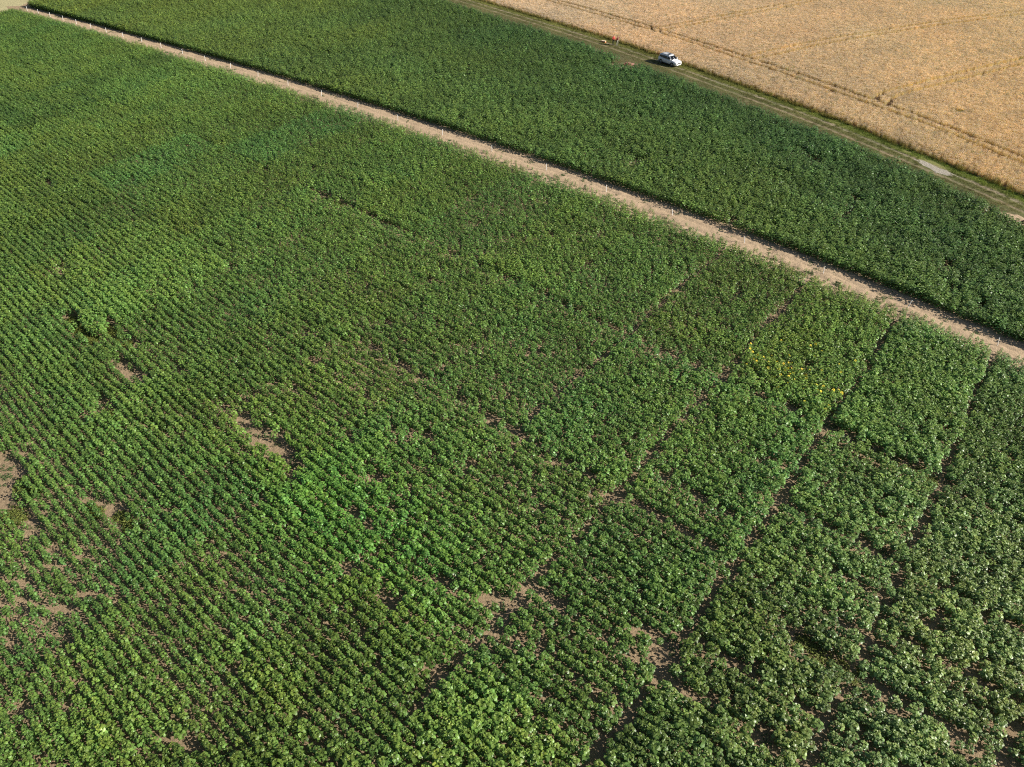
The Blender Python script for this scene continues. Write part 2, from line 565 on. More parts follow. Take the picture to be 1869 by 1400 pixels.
def blade_clump(seed, n, radius, h, wdt, ear=False, lean=0.35):
    rg = np.random.default_rng(seed)
    V, F, MI = [], [], []
    for i in range(n):
        a = rg.uniform(0, 6.28); r = radius * math.sqrt(rg.random())
        x, y = r * math.cos(a), r * math.sin(a)
        az = rg.uniform(0, 6.28); hh = h * (rg.uniform(0.90, 1.05) if ear else rg.uniform(0.75, 1.15)); ln = hh * abs(rg.normal(0, lean))
        dx, dy = math.cos(az) * ln, math.sin(az) * ln
        fa = rg.uniform(0, 6.28); wx, wy = math.cos(fa) * wdt, math.sin(fa) * wdt
        k = len(V)
        V += [(x - wx, y - wy, -0.02), (x + wx, y + wy, -0.02), (x + dx * 0.4 + wx * .8, y + dy * 0.4 + wy * .8, hh * 0.6),
              (x + dx * 0.4 - wx * .8, y + dy * 0.4 - wy * .8, hh * 0.6), (x + dx, y + dy, hh)]
        F += [(k, k + 1, k + 2, k + 3), (k + 3, k + 2, k + 4)]; MI += [0, 0]
        if ear:
            el = rg.uniform(0.09, 0.13); nod = rg.uniform(0.5, 1.7)
            ex, ey, ez = math.cos(az) * math.sin(nod) * el, math.sin(az) * math.sin(nod) * el, math.cos(nod) * el
            k = len(V); bx, by, bz = x + dx, y + dy, hh - 0.01
            px, py = -math.sin(az) * 0.017, math.cos(az) * 0.017
            V += [(bx, by, bz), (bx + ex * .4 + px, by + ey * .4 + py, bz + ez * .4), (bx + ex * .4 - px, by + ey * .4 - py, bz + ez * .4),
                  (bx + ex * .4, by + ey * .4, bz + ez * .4 + 0.02), (bx + ex, by + ey, bz + ez)]
            F += [(k, k + 1, k + 3), (k, k + 3, k + 2), (k + 1, k + 4, k + 3), (k + 2, k + 3, k + 4)]; MI += [1] * 4
    return mesh_from("clump", V, F, [M_straw, M_ear] if ear else [M_grass], MI)


C_WHEAT = proto_collection("wheat_kind", [blade_clump(400 + i, 44, 0.25, 0.80, 0.010, True, 0.13) for i in range(6)])
C_GRASS = proto_collection("grass_kind", [blade_clump(500 + i, 46, 0.36, 0.10 + 0.03 * (i % 3), 0.009, False, 0.6) for i in range(5)])
C_TALLGRASS = proto_collection("tall_grass_kind", [blade_clump(520 + i, 40, 0.30, 0.62 + 0.1 * (i % 3), 0.012, False, 0.35) for i in range(4)])


def weed_mesh(seed, n=16, rad=0.2, L=0.09):
    rg = np.random.default_rng(seed)
    V, F, MI, Y = [], [], [], []
    for i in range(n):
        a = rg.uniform(0, 6.28); r = rad * math.sqrt(rg.random())
        add_leaf(V, F, MI, Y, (r * math.cos(a), r * math.sin(a), 0.0), rg.uniform(0, 6.28), 0.05, L * rg.uniform(0.6, 1.3), R(rg.uniform(30, 80)),
                 (R(rg.uniform(0, 40)), R(rg.uniform(-50, 0))), 0, 0.0, rg, 0.3)
    return mesh_from("weed", V, F, [M_weed], MI, attrs={"young": Y})


C_WEED = proto_collection("weed_kind", [weed_mesh(600 + i, 14 + 4 * i, 0.14 + 0.04 * i) for i in range(5)])


def scatter(name, x, y, z, rot, scl, tint, var, protos, **props):
    """one object: points carrying per-plant rotation, size, tint and kind, turned into plants by geometry nodes"""
    n = len(x)
    me = bpy.data.meshes.new(name)
    me.vertices.add(n)
    me.vertices.foreach_set("co", np.stack([x, y, z], 1).astype(np.float32).ravel())
    for nm, typ, key, arr in (("rot", 'FLOAT_VECTOR', "vector", rot), ("scl", 'FLOAT_VECTOR', "vector", scl), ("tint", 'FLOAT_VECTOR', "vector", tint)):
        a = me.attributes.new(nm, typ, 'POINT')
        a.data.foreach_set(key, np.asarray(arr, np.float32).ravel())
    a = me.attributes.new("var", 'INT', 'POINT')
    a.data.foreach_set("value", np.asarray(var, np.int32))
    o = link(name, me, kind="stuff", **props)
    ng = bpy.data.node_groups.new(name + "_scatter", 'GeometryNodeTree')
    ng.interface.new_socket("Geometry", in_out='INPUT', socket_type='NodeSocketGeometry')
    ng.interface.new_socket("Geometry", in_out='OUTPUT', socket_type='NodeSocketGeometry')
    gi = ng.nodes.new("NodeGroupInput"); go = ng.nodes.new("NodeGroupOutput")
    ci = ng.nodes.new("GeometryNodeCollectionInfo")
    ci.inputs["Collection"].default_value = protos
    ci.inputs["Separate Children"].default_value = True
    ci.inputs["Reset Children"].default_value = True
    ip = ng.nodes.new("GeometryNodeInstanceOnPoints")
    ip.inputs["Pick Instance"].default_value = True
    def na(nm, dt):
        q = ng.nodes.new("GeometryNodeInputNamedAttribute"); q.data_type = dt; q.inputs[0].default_value = nm
        return q.outputs[0]
    mp = ng.nodes.new("GeometryNodeMeshToPoints")
    ng.links.new(gi.outputs[0], mp.inputs[0])
    ng.links.new(mp.outputs[0], ip.inputs["Points"])
    ng.links.new(ci.outputs[0], ip.inputs["Instance"])
    ng.links.new(na("var", 'INT'), ip.inputs["Instance Index"])
    ng.links.new(na("rot", 'FLOAT_VECTOR'), ip.inputs["Rotation"])
    ng.links.new(na("scl", 'FLOAT_VECTOR'), ip.inputs["Scale"])
    ng.links.new(ip.outputs[0], go.inputs[0])
    md = o.modifiers.new("plants", 'NODES')
    md.node_group = ng
    return o


# ------------------------------------------------------------------ lower crop layout
ROW = 0.70
ALLEYS = [4.42 + 10.03 * k for k in range(-7, 4)]
# bare or weedy places in the lower crop: s0, s1, t0, t1, share of plants missing
GAPS = [(-75.5, -65, 47.4, 48.5, .95), (-45.2, -36.4, 16.9, 18.1, 1), (-61.6, -56.2, 13.4, 15.0, 1), (-73.4, -65.0, 13.2, 14.6, .9), (-70.5, -61.8, 15.4, 16.7, .75),
        (-57.6, -53.0, -0.6, 1.5, 1), (-54.5, -50.6, -2.6, -0.2, 1), (-49.8, -46.2, -1.6, 0.2, 1), (-46.8, -44.2, 4.0, 5.2, .9), (-44.3, -41.0, 4.5, 5.7, .9),
        (-110.8, -107.4, 25.9, 26.9, .9), (-160.8, -156.1, 62.6, 64.0, .9), (-28.3, -17.2, 30.7, 31.4, .75), (-16.6, -14.9, 40.6, 41.9, .9), (-5.8, 5.2, 47.9, 49.2, .9),
        (-17.0, -14.6, 30.1, 31.0, .9), (-17.2, -15.0, 18.0, 19.4, 1), (-17.0, -15.7, 11.4, 13.0, .9), (-6.6, -5.0, 21.2, 23.6, .95), (-0.8, 5.4, 27.8, 28.9, .9),
        (8.8, 11.2, 32.3, 33.5, 1), (0.8, 3.3, 38.2, 39.1, .95), (3.6, 8.3, 26.8, 27.9, .95), (3.5, 5.1, 34.7, 35.6, 1), (6.8, 8.7, 35.2, 36.2, .9),
        (0.9, 2.6, 20.5, 21.6, .9), (10.9, 13.1, 26.8, 27.8, 1), (-10.2, -8.2, 48.0, 49.0, .8), (-56.6, -52.8, 9.6, 11.0, .7), (-41.9, -34.2, -3.6, -2.9, .8),
        (-8.8, -6.8, 41.0, 41.9, .6), (-33.0, -31.0, 31.0, 32.0, .7), (-36.2, -34.8, 22.0, 23.2, .9), (-23.0, -21.6, 13.6, 14.6, .8), (-84, -81, 17, 18.2, .8)]

t_rows = np.arange(-24.0, 71.3, ROW)
PS, PT = [], []
for t in t_rows:
    n = int(305 / 0.33)
    s = -256 + np.arange(n) * 0.33 + rng.normal(0, 0.055, n) + rng.uniform(0, .3)
    PS.append(s); PT.append(np.full(n, t) + rng.normal(0, 0.055, n))
PS = np.concatenate(PS); PT = np.concatenate(PT)
X, Y = bow(PS, PT)
ok = in_view(X, Y, 0.09) & (PS > -254 - 0.25 * (PT - 72)) & (PS < 45)
PS, PT, X, Y = PS[ok], PT[ok], X[ok], Y[ok]
# alleys between the plots
keep = rng.random(len(PS)) > 0.05 + 0.10 * (vnoise(PS, PT, 3.0, 21) > 0.7)
for k, a in enumerate(ALLEYS):
    aw = 0.20 + 0.20 * vnoise(PT, PT * 0 + a, 2.5, 31)
    if a > -20:
        st_ = np.where(PT > 8, 0.93, 0)
    elif a > -30:
        st_ = np.where(PT > 33, 0.93, 0.3)
    else:
        st_ = np.where(PT > 8, 0.45, 0) * (vnoise(PT, PT * 0 + a, 6, 35) > 0.5)
    inside = np.abs(PS - a - 0.3 * (vnoise(PT, PT * 0 + a, 4, 33) - .5)) < aw
    keep &= ~(inside & (rng.random(len(PS)) < st_))
# paths and missed rows that run with the rows
for t0, s0, s1, pr in ((48.35, -85, 22, .6), (38.6, -6, 22, .75), (31.1, -45, 22, .55), (21.0, -16, 20, .7), (17.5, -62, -5, .4), (28.3, -2, 22, .95), (24.5, -6, 20, .6), (32.8, 6, 22, .8),
                       (35.0, -16, 22, .6), (42.0, -16, 5, .35), (55.0, -26, 10, .25), (13.6, -30, -14, .4), (26.4, -60, -16, .3), (61.5, -40, 16, .2)):
    sel = np.abs(PT - t0 - 0.25 * (vnoise(PS, PS * 0 + t0, 5, 37) - .5)) < 0.36
    keep &= ~(sel & (PS > s0) & (PS < s1) & (rng.random(len(PS)) < pr * (0.4 + 1.1 * vnoise(PS, PS * 0 + t0, 3, 38))))
for s0, s1, t0, t1, pr in GAPS:
    j = 0.7 * (vnoise(PS, PT, 0.9, 41) - 0.5)
    keep &= ~((PS + j > s0) & (PS + j < s1) & (PT + j > t0) & (PT + j < t1) & (rng.random(len(PS)) < pr * 0.95))
# thin rows in the sparse corner and along the margin of the lane
sparse = np.clip((-20 - PS) / 25, 0, 1) * np.clip((7 - PT) / 8, 0, 1)
keep &= rng.random(len(PS)) > 0.34 * sparse * (vnoise(PS, PT, 4, 43) > 0.35)
margin = np.clip((PT - 68.9 + 1.6 * (vnoise(PS, PT, 2.5, 57) - 0.5)) / 2.6, 0, 1)
keep &= rng.random(len(PS)) > 0.75 * margin
PS, PT, X, Y = PS[keep], PT[keep], X[keep], Y[keep]
n = len(PS)

# plot to plot differences: each plot is its own variety
pi = np.floor((PS - ALLEYS[0]) / 10.03).astype(int)
pj = np.digitize(PT, [14.2, 31.0, 48.2])
prg = np.random.default_rng(77)
ptint = prg.normal(0, 1, (64, 8, 4))
pv = ptint[np.clip(pi, -20, 20) + 25, pj]
rowi = np.round((PT + 24) / ROW)
rw = vnoise(PS / 9.0 * 1.0, rowi * 1.37, 1.0, 58) - 0.5
nb = 0.5 * (vnoise(PS, PT, 14, 51) - 0.5) + 0.9 * rw
ns = vnoise(PS, PT, 3.5, 52) - 0.5
bright = 1 + 0.08 * pv[:, 0] + 0.17 * nb + 0.24 * ns + rng.normal(0, 0.13, n)
warm = 0.05 * pv[:, 1] + 0.06 * (vnoise(PS, PT, 22, 53) - 0.5) + 0.10 * rw + 0.12 * (vnoise(PS, PT, 5, 54) - 0.5) + rng.normal(0, 0.04, n)
vivid = np.exp(-(((PS + 29) / 11) ** 2 + ((PT - 17) / 5.5) ** 2))
grey = np.clip((PS + 8) / 14, 0, 1) * np.clip((62 - PT) / 20, 0.3, 1)
bright *= 1 + 0.13 * vivid + 0.24 * grey
tint = np.stack([bright * (1 + warm - 0.12 * vivid + 0.14 * grey), bright * (1 + 0.05 * vivid + 0.04 * grey), bright * (1 - warm * 0.9 - 0.15 * vivid + 0.5 * grey)], 1)
mg = np.clip((PT - 68.2) / 2.4, 0, 1)[:, None]
tint = tint * (1 - mg) + tint * np.array([1.35, 1.15, 1.6]) * mg
tint = np.clip(tint, 0.35, 2.4)
size = (0.98 + 0.045 * pv[:, 2] + 0.16 * ns + 0.12 * nb + rng.normal(0, 0.08, n)) * (1 - 0.18 * np.clip((-20 - PS) / 25, 0, 1) * np.clip((10 - PT) / 8, 0, 1)) * (1 - 0.45 * mg[:, 0])
size *= 1 + 0.1 * vivid
size = np.clip(size, 0.5, 1.45)
var = rng.integers(0, N_PLAIN, n)
bl = (PS > -16) & (PS < -5.6) & (PT > 50.3) & (PT < 54.0) & (rng.random(n) < 0.30)
bl |= (PS > -15.5) & (PS < -5.6) & (PT > 49) & (PT < 58) & (rng.random(n) < 0.05)
var = np.where(bl, N_PLAIN + rng.integers(0, 3, n), var)
rot = np.stack([rng.normal(0, 0.07, n), rng.normal(0, 0.07, n), rng.uniform(0, 6.28, n)], 1)
slim = 0.98 - 0.08 * np.clip((-8 - PS) / 20, 0, 1)
scl = np.stack([size * slim * rng.uniform(0.88, 1.12, n)] * 2 + [size * rng.uniform(0.85, 1.15, n)], 1)

# the 300 plants nearest the camera that stand in the picture are things of their own
depth = Y * CP + CAM_H * SP
vis = in_view(X, Y, -0.015, 0.5)
order = np.argsort(np.where(vis, depth, 1e9))[:300]
single = np.zeros(n, bool); single[order] = True
near_depth = depth[order].max()
leaf_meshes = [mesh_from("sunflower_leaves", p[0][0], p[0][1], [M_leaf, M_petal, M_disc], p[0][2], attrs={"young": p[0][3]}) for p in sun_parts]
stem_meshes = [mesh_from("sunflower_stem", p[1][0], p[1][1], [M_stem]) for p in sun_parts]
for i in order:
    e = empty("sunflower_plant", (X[i], Y[i], 0.0), 0.0, label="green sunflower plant in the nearest rows along the bottom edge of the picture",
              category="sunflower", group="nearest sunflower plants along the bottom edge")
    e.rotation_euler = tuple(rot[i]); e.scale = tuple(scl[i])
    a = link("stem", stem_meshes[var[i]], e); a["tint"] = [float(q) for q in tint[i]]
    a = link("leaves", leaf_meshes[var[i]], e, kind="stuff"); a["tint"] = [float(q) for q in tint[i]]
q = ~single
scatter("sunflower_crop", X[q], Y[q], np.zeros(q.sum()), rot[q], scl[q], tint[q], var[q], C_SUN,
        label="green rows of young sunflowers filling the large field before the sandy lane", category="sunflower crop")
print("lower plants", n)

# ------------------------------------------------------------------ upper crop
PS, PT = [], []
for t in np.arange(74.7, 190, ROW):
    m_ = int(310 / 0.37)
    PS.append(-258 + np.arange(m_) * 0.37 + rng.normal(0, 0.06, m_)); PT.append(np.full(m_, t) + rng.normal(0, 0.07, m_))
PS = np.concatenate(PS); PT = np.concatenate(PT)
X, Y = bow(PS, PT)
edge = side_of(X, Y, [tuple(p) for p in FIELD_EDGE])
ok = in_view(X, Y, 0.07) & (edge < -0.2 + 0.7 * (vnoise(X, Y, 1.5, 61) - 0.5)) & (PS > -252.5 - 0.55 * (PT - 72)) & (rng.random(len(X)) > 0.04)
d1 = np.hypot((X - 22.0) / 3.4, (Y - 139.4) / 2.6)
d2 = np.hypot((X - 65.0) / 2.6, (Y - 77.4) / 2.8)
ok &= (d1 > 1) & (d2 > 1)
hole = vnoise(PS, PT, 1.1, 62) * 0.6 + vnoise(PS, PT, 5, 63) * 0.4
thin = np.clip((PS + 45) / 30, 0, 1)
ok &= ~((hole > 0.80 - 0.05 * thin) & (rng.random(len(X)) < 0.8))
PS, PT, X, Y, edge, thin = PS[ok], PT[ok], X[ok], Y[ok], edge[ok], thin[ok]
n = len(PS)
nb = vnoise(PS, PT, 18, 71) - 0.5
ns = vnoise(PS, PT, 4, 72) - 0.5
far = np.clip(-edge / 30, 0, 1)                    # 0 beside the track
mid = np.exp(-((PS + 75) / 45) ** 2) * (1 - far)
left = np.clip((-110 - PS) / 70, 0, 1)
bright = (0.78 + 0.16 * far + 0.14 * left) * (1 + 0.16 * nb + 0.26 * ns + rng.normal(0, 0.15, n)) * (1 - 0.10 * mid)
warm = -0.05 + 0.10 * far + 0.08 * left + 0.16 * (vnoise(PS, PT, 12, 73) - 0.5) + rng.normal(0, 0.04, n) - 0.10 * mid
tint = np.clip(np.stack([bright * (1 + warm), bright, bright * (1.15 - warm * 1.2)], 1), 0.3, 2.2)
size = np.clip(1.08 + 0.2 * ns + 0.1 * nb + rng.normal(0, 0.12, n) - 0.05 * thin, 0.6, 1.5)
rot = np.stack([rng.normal(0, 0.07, n), rng.normal(0, 0.07, n), rng.uniform(0, 6.28, n)], 1)
scl = np.stack([size * rng.uniform(0.93, 1.07, n)] * 2 + [size * rng.uniform(0.9, 1.1, n)], 1)
scatter("sunflower_crop", X, Y, np.zeros(n), rot, scl, tint, rng.integers(0, 8, n), C_TALL,
        label="taller dark green sunflowers between the sandy lane and the farm track", category="sunflower crop")
print("upper plants", n)

# ------------------------------------------------------------------ wheat
gx, gy = np.meshgrid(np.arange(-40, 175, 0.36), np.arange(45, 232, 0.36))
X = (gx + rng.uniform(-0.16, 0.16, gx.shape)).ravel(); Y = (gy + rng.uniform(-0.16, 0.16, gy.shape)).ravel()
ok = in_view(X, Y, 0.07)
X, Y = X[ok], Y[ok]
ed = side_of(X, Y, [tuple(p) for p in we_s])
ok = ed > 0.25 + 0.5 * (vnoise(X, Y, 1.2, 81) - 0.5)
X, Y, ed = X[ok], Y[ok], ed[ok]
ok = np.ones(len(X), bool)
for k, tr in enumerate(TRAM):
    d = seg_dist(X, Y, [tuple(p) for p in resample(tr, 200)])
    ok &= d > (0.57 if k < 2 else 0.49) + 0.08 * (vnoise(X, Y, 1.5, 82 + k) - 0.3)
ok &= np.hypot((X - 74.6) / 0.8, Y - 114.3) > 0.9
X, Y, ed = X[ok], Y[ok], ed[ok]
n = len(X)
nb = vnoise(X, Y, 9, 91) - 0.5; ns = vnoise(X, Y, 1.1, 92) - 0.5; nl = vnoise(X, Y, 35, 93) - 0.5
br = np.clip(1 + 0.12 * nb + 0.20 * ns + 0.10 * nl + rng.normal(0, 0.08, n), 0.5, 1.6)
wm = 0.06 * (vnoise(X, Y, 14, 94) - 0.5) + rng.normal(0, 0.03, n)
tint = np.stack([br * (1 + wm), br, br * (1 - wm)], 1)
dark = rng.random(n) < 0.02 * (vnoise(X, Y, 20, 95) > 0.45)
tint[dark] *= np.array([0.5, 0.62, 0.5])
br *= 1.06; tint *= 1.06
sz = np.clip(1 + 0.10 * ns + rng.normal(0, 0.05, n), 0.6, 1.3) * (0.72 + 0.28 * np.clip(ed / 1.6, 0, 1))
rot = np.stack([rng.normal(0, 0.08, n), rng.normal(0, 0.08, n), rng.uniform(0, 6.28, n)], 1)
scatter("wheat_crop", X, Y, np.zeros(n), rot, np.stack([sz, sz, sz * rng.uniform(0.9, 1.1, n)], 1), tint, rng.integers(0, 6, n), C_WHEAT,
        label="ripe golden wheat beyond the farm track with pressed wheel lines", category="wheat")
print("wheat", n)

# ground under the wheat
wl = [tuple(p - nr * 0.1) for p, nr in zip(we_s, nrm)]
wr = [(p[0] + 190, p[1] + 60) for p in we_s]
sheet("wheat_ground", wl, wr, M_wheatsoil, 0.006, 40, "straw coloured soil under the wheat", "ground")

# ------------------------------------------------------------------ grass on the track, tall grass along the wheat, weeds
X, Y, T, S_, W_ = [], [], [], [], []
for _ in range(1):
    m_ = 26000
    i = rng.integers(0, len(we_s), m_); d = rng.uniform(-0.1, 10.6, m_)
    P = we_s[i] + nrm[i] * d[:, None] + tang[i] * rng.uniform(-0.4, 0.4, m_)[:, None]
    rut = np.minimum(np.abs(d - 2.15), np.abs(d - 4.15))
    pr = np.where(d < 1.7, 1.0, np.where(d < 5, 0.9, 0.75)) * np.clip((rut - 0.2) / 0.3, 0.03, 1)
    ok = (rng.random(m_) < pr) & in_view(P[:, 0], P[:, 1], 0.08)
    ok &= np.hypot((P[:, 0] - 61.0) / 1.7, (P[:, 1] - 93.4) / 3.0) > 1
    ok &= (np.hypot((P[:, 0] - 22.3) / 3.0, (P[:, 1] - 139.4) / 2.3) > 1) & (np.hypot((P[:, 0] - 65.0) / 2.4, (P[:, 1] - 77.4) / 2.6) > 1)
    P = P[ok]; d = d[ok]
n = len(P)
g = np.clip(1 - (d - 1.0) / 2.5, 0, 1)
nz = vnoise(P[:, 0], P[:, 1], 4, 111)
near = np.clip((P[:, 0] - 38) / 22, 0, 1)
br = (0.95 + 0.5 * (nz - 0.5) + rng.normal(0, 0.12, n))
tint = np.stack([br * (1.3 + 0.15 * g), br * (1.1 + 0.3 * g + 0.35 * near * g), br * (1.5 - 0.25 * g)], 1)
sz = (0.55 + 0.75 * g) * rng.uniform(0.7, 1.3, n)
scatter("grass", P[:, 0], P[:, 1], np.full(n, 0.05), np.stack([rng.normal(0, 0.08, n), rng.normal(0, 0.08, n), rng.uniform(0, 6.28, n)], 1),
        np.stack([np.full(n, 1.0)] * 2 + [sz], 1), tint, rng.integers(0, 5, n), C_GRASS, label="short olive grass growing on the farm track", category="grass")
m_ = 1100
i = rng.integers(0, len(we_s), m_); d = rng.normal(0.05, 0.22, m_)
P = we_s[i] + nrm[i] * d[:, None] + tang[i] * rng.uniform(-0.4, 0.4, m_)[:, None]
ok = in_view(P[:, 0], P[:, 1], 0.08) & (vnoise(P[:, 0], P[:, 1], 1.6, 115) > 0.18); P = P[ok]; n = len(P)
br = 1.5 + rng.normal(0, 0.25, n)
sz = rng.uniform(0.4, 1.05, n)
scatter("tall_grass", P[:, 0], P[:, 1], np.full(n, 0.03), np.stack([rng.normal(0, 0.08, n), rng.normal(0, 0.08, n), rng.uniform(0, 6.28, n)], 1),
        np.stack([sz * 0.9] * 2 + [sz], 1), np.stack([br * 1.05, br * 0.85, br * 0.8], 1), rng.integers(0, 4, n), C_TALLGRASS,
        label="dark tall grass fringe where the wheat meets the track", category="grass")

# weeds: on the lane, in the gaps, at two spots in the wheat
WS, WT, WB = [], [], []
m_ = 4200
s = rng.uniform(-250, 38, m_); t = 70.0 + rng.beta(1.1, 1.7, m_) * 4.6
okw = vnoise(s, t, 2.2, 121) * 0.7 + vnoise(s, t, 0.8, 122) * 0.3 > 0.62 - 0.22 * np.clip((71.2 - t) / 1.2, 0, 1) + 0.08 * np.clip((-60 - s) / 60, 0, 1)
WS.append(s[okw]); WT.append(t[okw]); WB.append(np.zeros(okw.sum()))
for s0, s1, t0, t1, pr in GAPS:
    k = int((s1 - s0) * (t1 - t0) * 1.3) + 1
    WS.append(rng.uniform(s0, s1, k)); WT.append(rng.uniform(t0, t1, k)); WB.append(np.zeros(k))
for s0, s1, t0, t1, k in ((-72.6, -66.2, 13.3, 14.6, 150), (-69, -62.5, 15.6, 16.5, 60), (-75, -66, 47.5, 48.3, 50), (-53.4, -50.6, 0.2, 1.6, 60), (-50.8, -49.0, -1.8, -0.4, 40),
                          (-43.4, -41.0, 4.8, 5.6, 35), (-46.5, -44.5, 3.4, 4.2, 25), (-55.2, -53.4, 9.4, 10.2, 30), (-2.5, 4.2, 48.0, 49.1, 50), (0.5, 5.0, 27.9, 28.9, 40)):
    WS.append(rng.uniform(s0, s1, k)); WT.append(rng.uniform(t0, t1, k)); WB.append(np.ones(k))
WS = np.concatenate(WS); WT = np.concatenate(WT); WB = np.concatenate(WB)
X, Y = bow(WS, WT)
X = np.concatenate([X, 74.6 + rng.normal(0, 0.7, 22), 18.8 + rng.normal(0, 1.2, 16)]); Y = np.concatenate([Y, 114.3 + rng.normal(0, 0.7, 22), 188.8 + rng.normal(0, 0.6, 16)])
Z = np.concatenate([np.full(len(WS), 0.03), np.full(38, 0.55)])
WB = np.concatenate([WB, np.ones(38)])
ok = in_view(X, Y, 0.07); X, Y, Z, WB = X[ok], Y[ok], Z[ok], WB[ok]
n = len(X)
sz = rng.uniform(0.6, 1.7, n) * (1 + 0.25 * WB)
br = 1.0 + rng.normal(0, 0.16, n) + 0.15 * WB
tint = np.stack([br * (0.7 + 0.5 * WB), br * (0.85 + 0.15 * WB), br * (0.9 - 0.2 * WB)], 1)
scatter("weeds", X, Y, Z, np.stack([rng.normal(0, 0.1, n), rng.normal(0, 0.1, n), rng.uniform(0, 6.28, n)], 1), np.stack([sz] * 3, 1), tint,
        rng.integers(0, 5, n), C_WEED, label="low green weeds on the lane and in the bare gaps", category="weeds")

# ------------------------------------------------------------------ marker stakes along the lane
M_stake = plain("stake_paint", (0.80, 0.80, 0.79), 0.5)
M_band = plain("stake_tip", (0.70, 0.70, 0.68), 0.7)


def ring_mesh(name, profile, k, material, square=False):
    """lathe-like post from (radius, z) rings, k sided"""
    V, F = [], []
    for r, z in profile:
        for j in range(k):
            a = 6.2832 * (j + 0.5) / k
            V.append((r * math.cos(a), r * math.sin(a), z))
    for i in range(len(profile) - 1):
        for j in range(k):
            a = i * k + j; b2 = i * k + (j + 1) % k
            F.append((a, b2, b2 + k, a + k))
    F.append(tuple(range(k))[::-1]); F.append(tuple(range((len(profile) - 1) * k, len(profile) * k)))
    return mesh_from(name, V, F, [material])


stake_me = ring_mesh("stake", [(0.033, -0.25), (0.036, 0.0), (0.036, 0.90), (0.03, 0.925)], 8, M_stake)
cap_me = ring_mesh("cap", [(0.040, 0.925), (0.043, 0.93), (0.043, 0.975), (0.032, 0.995)], 8, M_band)
ORD = ["first", "second", "third", "fourth", "fifth", "sixth", "seventh", "eighth", "ninth", "tenth", "eleventh", "twelfth", "thirteenth", "fourteenth",
       "fifteenth", "sixteenth", "seventeenth", "eighteenth", "nineteenth", "twentieth", "twenty-first", "twenty-second", "twenty-third", "twenty-fourth",
       "twenty-fifth", "twenty-sixth", "twenty-seventh"]
LEAN = [-0.23, 0.11, -0.10, -0.20, -0.13, -0.08, -0.05, 0.0, 0.05, 0.06, 0.13, 0.14, 0.18, 0.2, 0.2, 0.08, 0.12]
for i in range(27):
    x, y = bow(4.64 - 9.762 * i, 72.25 + rng.normal(0, 0.05))
    e = empty("marker_stake", (float(x), float(y), 0.05), 0.0, label="white marker stake on the sandy lane, %s from the lower right end" % ORD[i],
              category="stake", group="white stakes along the sandy lane")
    tx, ty = rng.normal(0, 0.02), (LEAN[i] if i < len(LEAN) else 0.16) + rng.normal(0, 0.015)
    e.rotation_euler = (tx, ty, 0)
    link("stake", stake_me, e); link("cap", cap_me, e)

# ------------------------------------------------------------------ white car on the track
M_paint, nt, b = mat("car_paint")
tc = node(nt, "ShaderNodeTexCoord")
dn = noise(nt, tc.outputs["Object"], 2.5, 6, 0.6)
nt.links.new(mixc(nt, (0.60, 0.61, 0.62), (0.72, 0.72, 0.72), dn.outputs[0]), b.inputs["Base Color"])
b.inputs["Roughness"].default_value = 0.3; b.inputs["Coat Weight"].default_value = 0.6; b.inputs["Coat Roughness"].default_value = 0.08
M_glass = plain("car_glass", (0.008, 0.009, 0.011), 0.12, 0.0, 0.3)
M_black = plain("car_trim", (0.02, 0.02, 0.022), 0.6)
M_tyre = plain("tyre_rubber", (0.022, 0.022, 0.022), 0.9)
M_alloy = plain("alloy", (0.45, 0.46, 0.48), 0.35, 0.8)
M_lamp = plain("headlamp", (0.75, 0.78, 0.8), 0.12, 0.2, 0.8)
M_red = plain("tail_lamp", (0.35, 0.02, 0.02), 0.25)
M_plate = plain("plate", (0.75, 0.75, 0.72), 0.5)


def loft(name, sections, material, smooth=True):
    """sections: list of closed rings of equal length"""
    k = len(sections[0]); V = [v for s in sections for v in s]; F = []
    for i in range(len(sections) - 1):
        for j in range(k):
            a = i * k + j; b2 = i * k + (j + 1) % k
            F.append((a, a + k, b2 + k, b2))
    F.append(tuple(range(k))); F.append(tuple(range((len(sections) - 1) * k, len(sections) * k))[::-1])
    me = mesh_from(name, V, F, [material], smooth=smooth)
    bmx = bmesh.new(); bmx.from_mesh(me); bmesh.ops.recalc_face_normals(bmx, faces=bmx.faces); bmx.to_mesh(me); bmx.free()
    return me


def quad_panel(name, pts, material, nvec, thick=0.012):
    """a thin solid plate with the given outline, proud of the body along nvec"""
    n = Vector(nvec).normalized(); k = len(pts)
    V = [Vector(p) - n * 0.03 for p in pts] + [Vector(p) + n * thick for p in pts]
    F = [tuple(range(k))[::-1], tuple(range(k, 2 * k))] + [(i, (i + 1) % k, k + (i + 1) % k, k + i) for i in range(k)]
    me = mesh_from(name, V, F, [material])
    bmx = bmesh.new(); bmx.from_mesh(me); bmesh.ops.recalc_face_normals(bmx, faces=bmx.faces); bmx.to_mesh(me); bmx.free()
    return me


car = empty("parked_car", (30.95, 141.0, 0.04), math.atan2(-0.80, 0.60), label="white sport utility car parked on the grassy farm track", category="car")
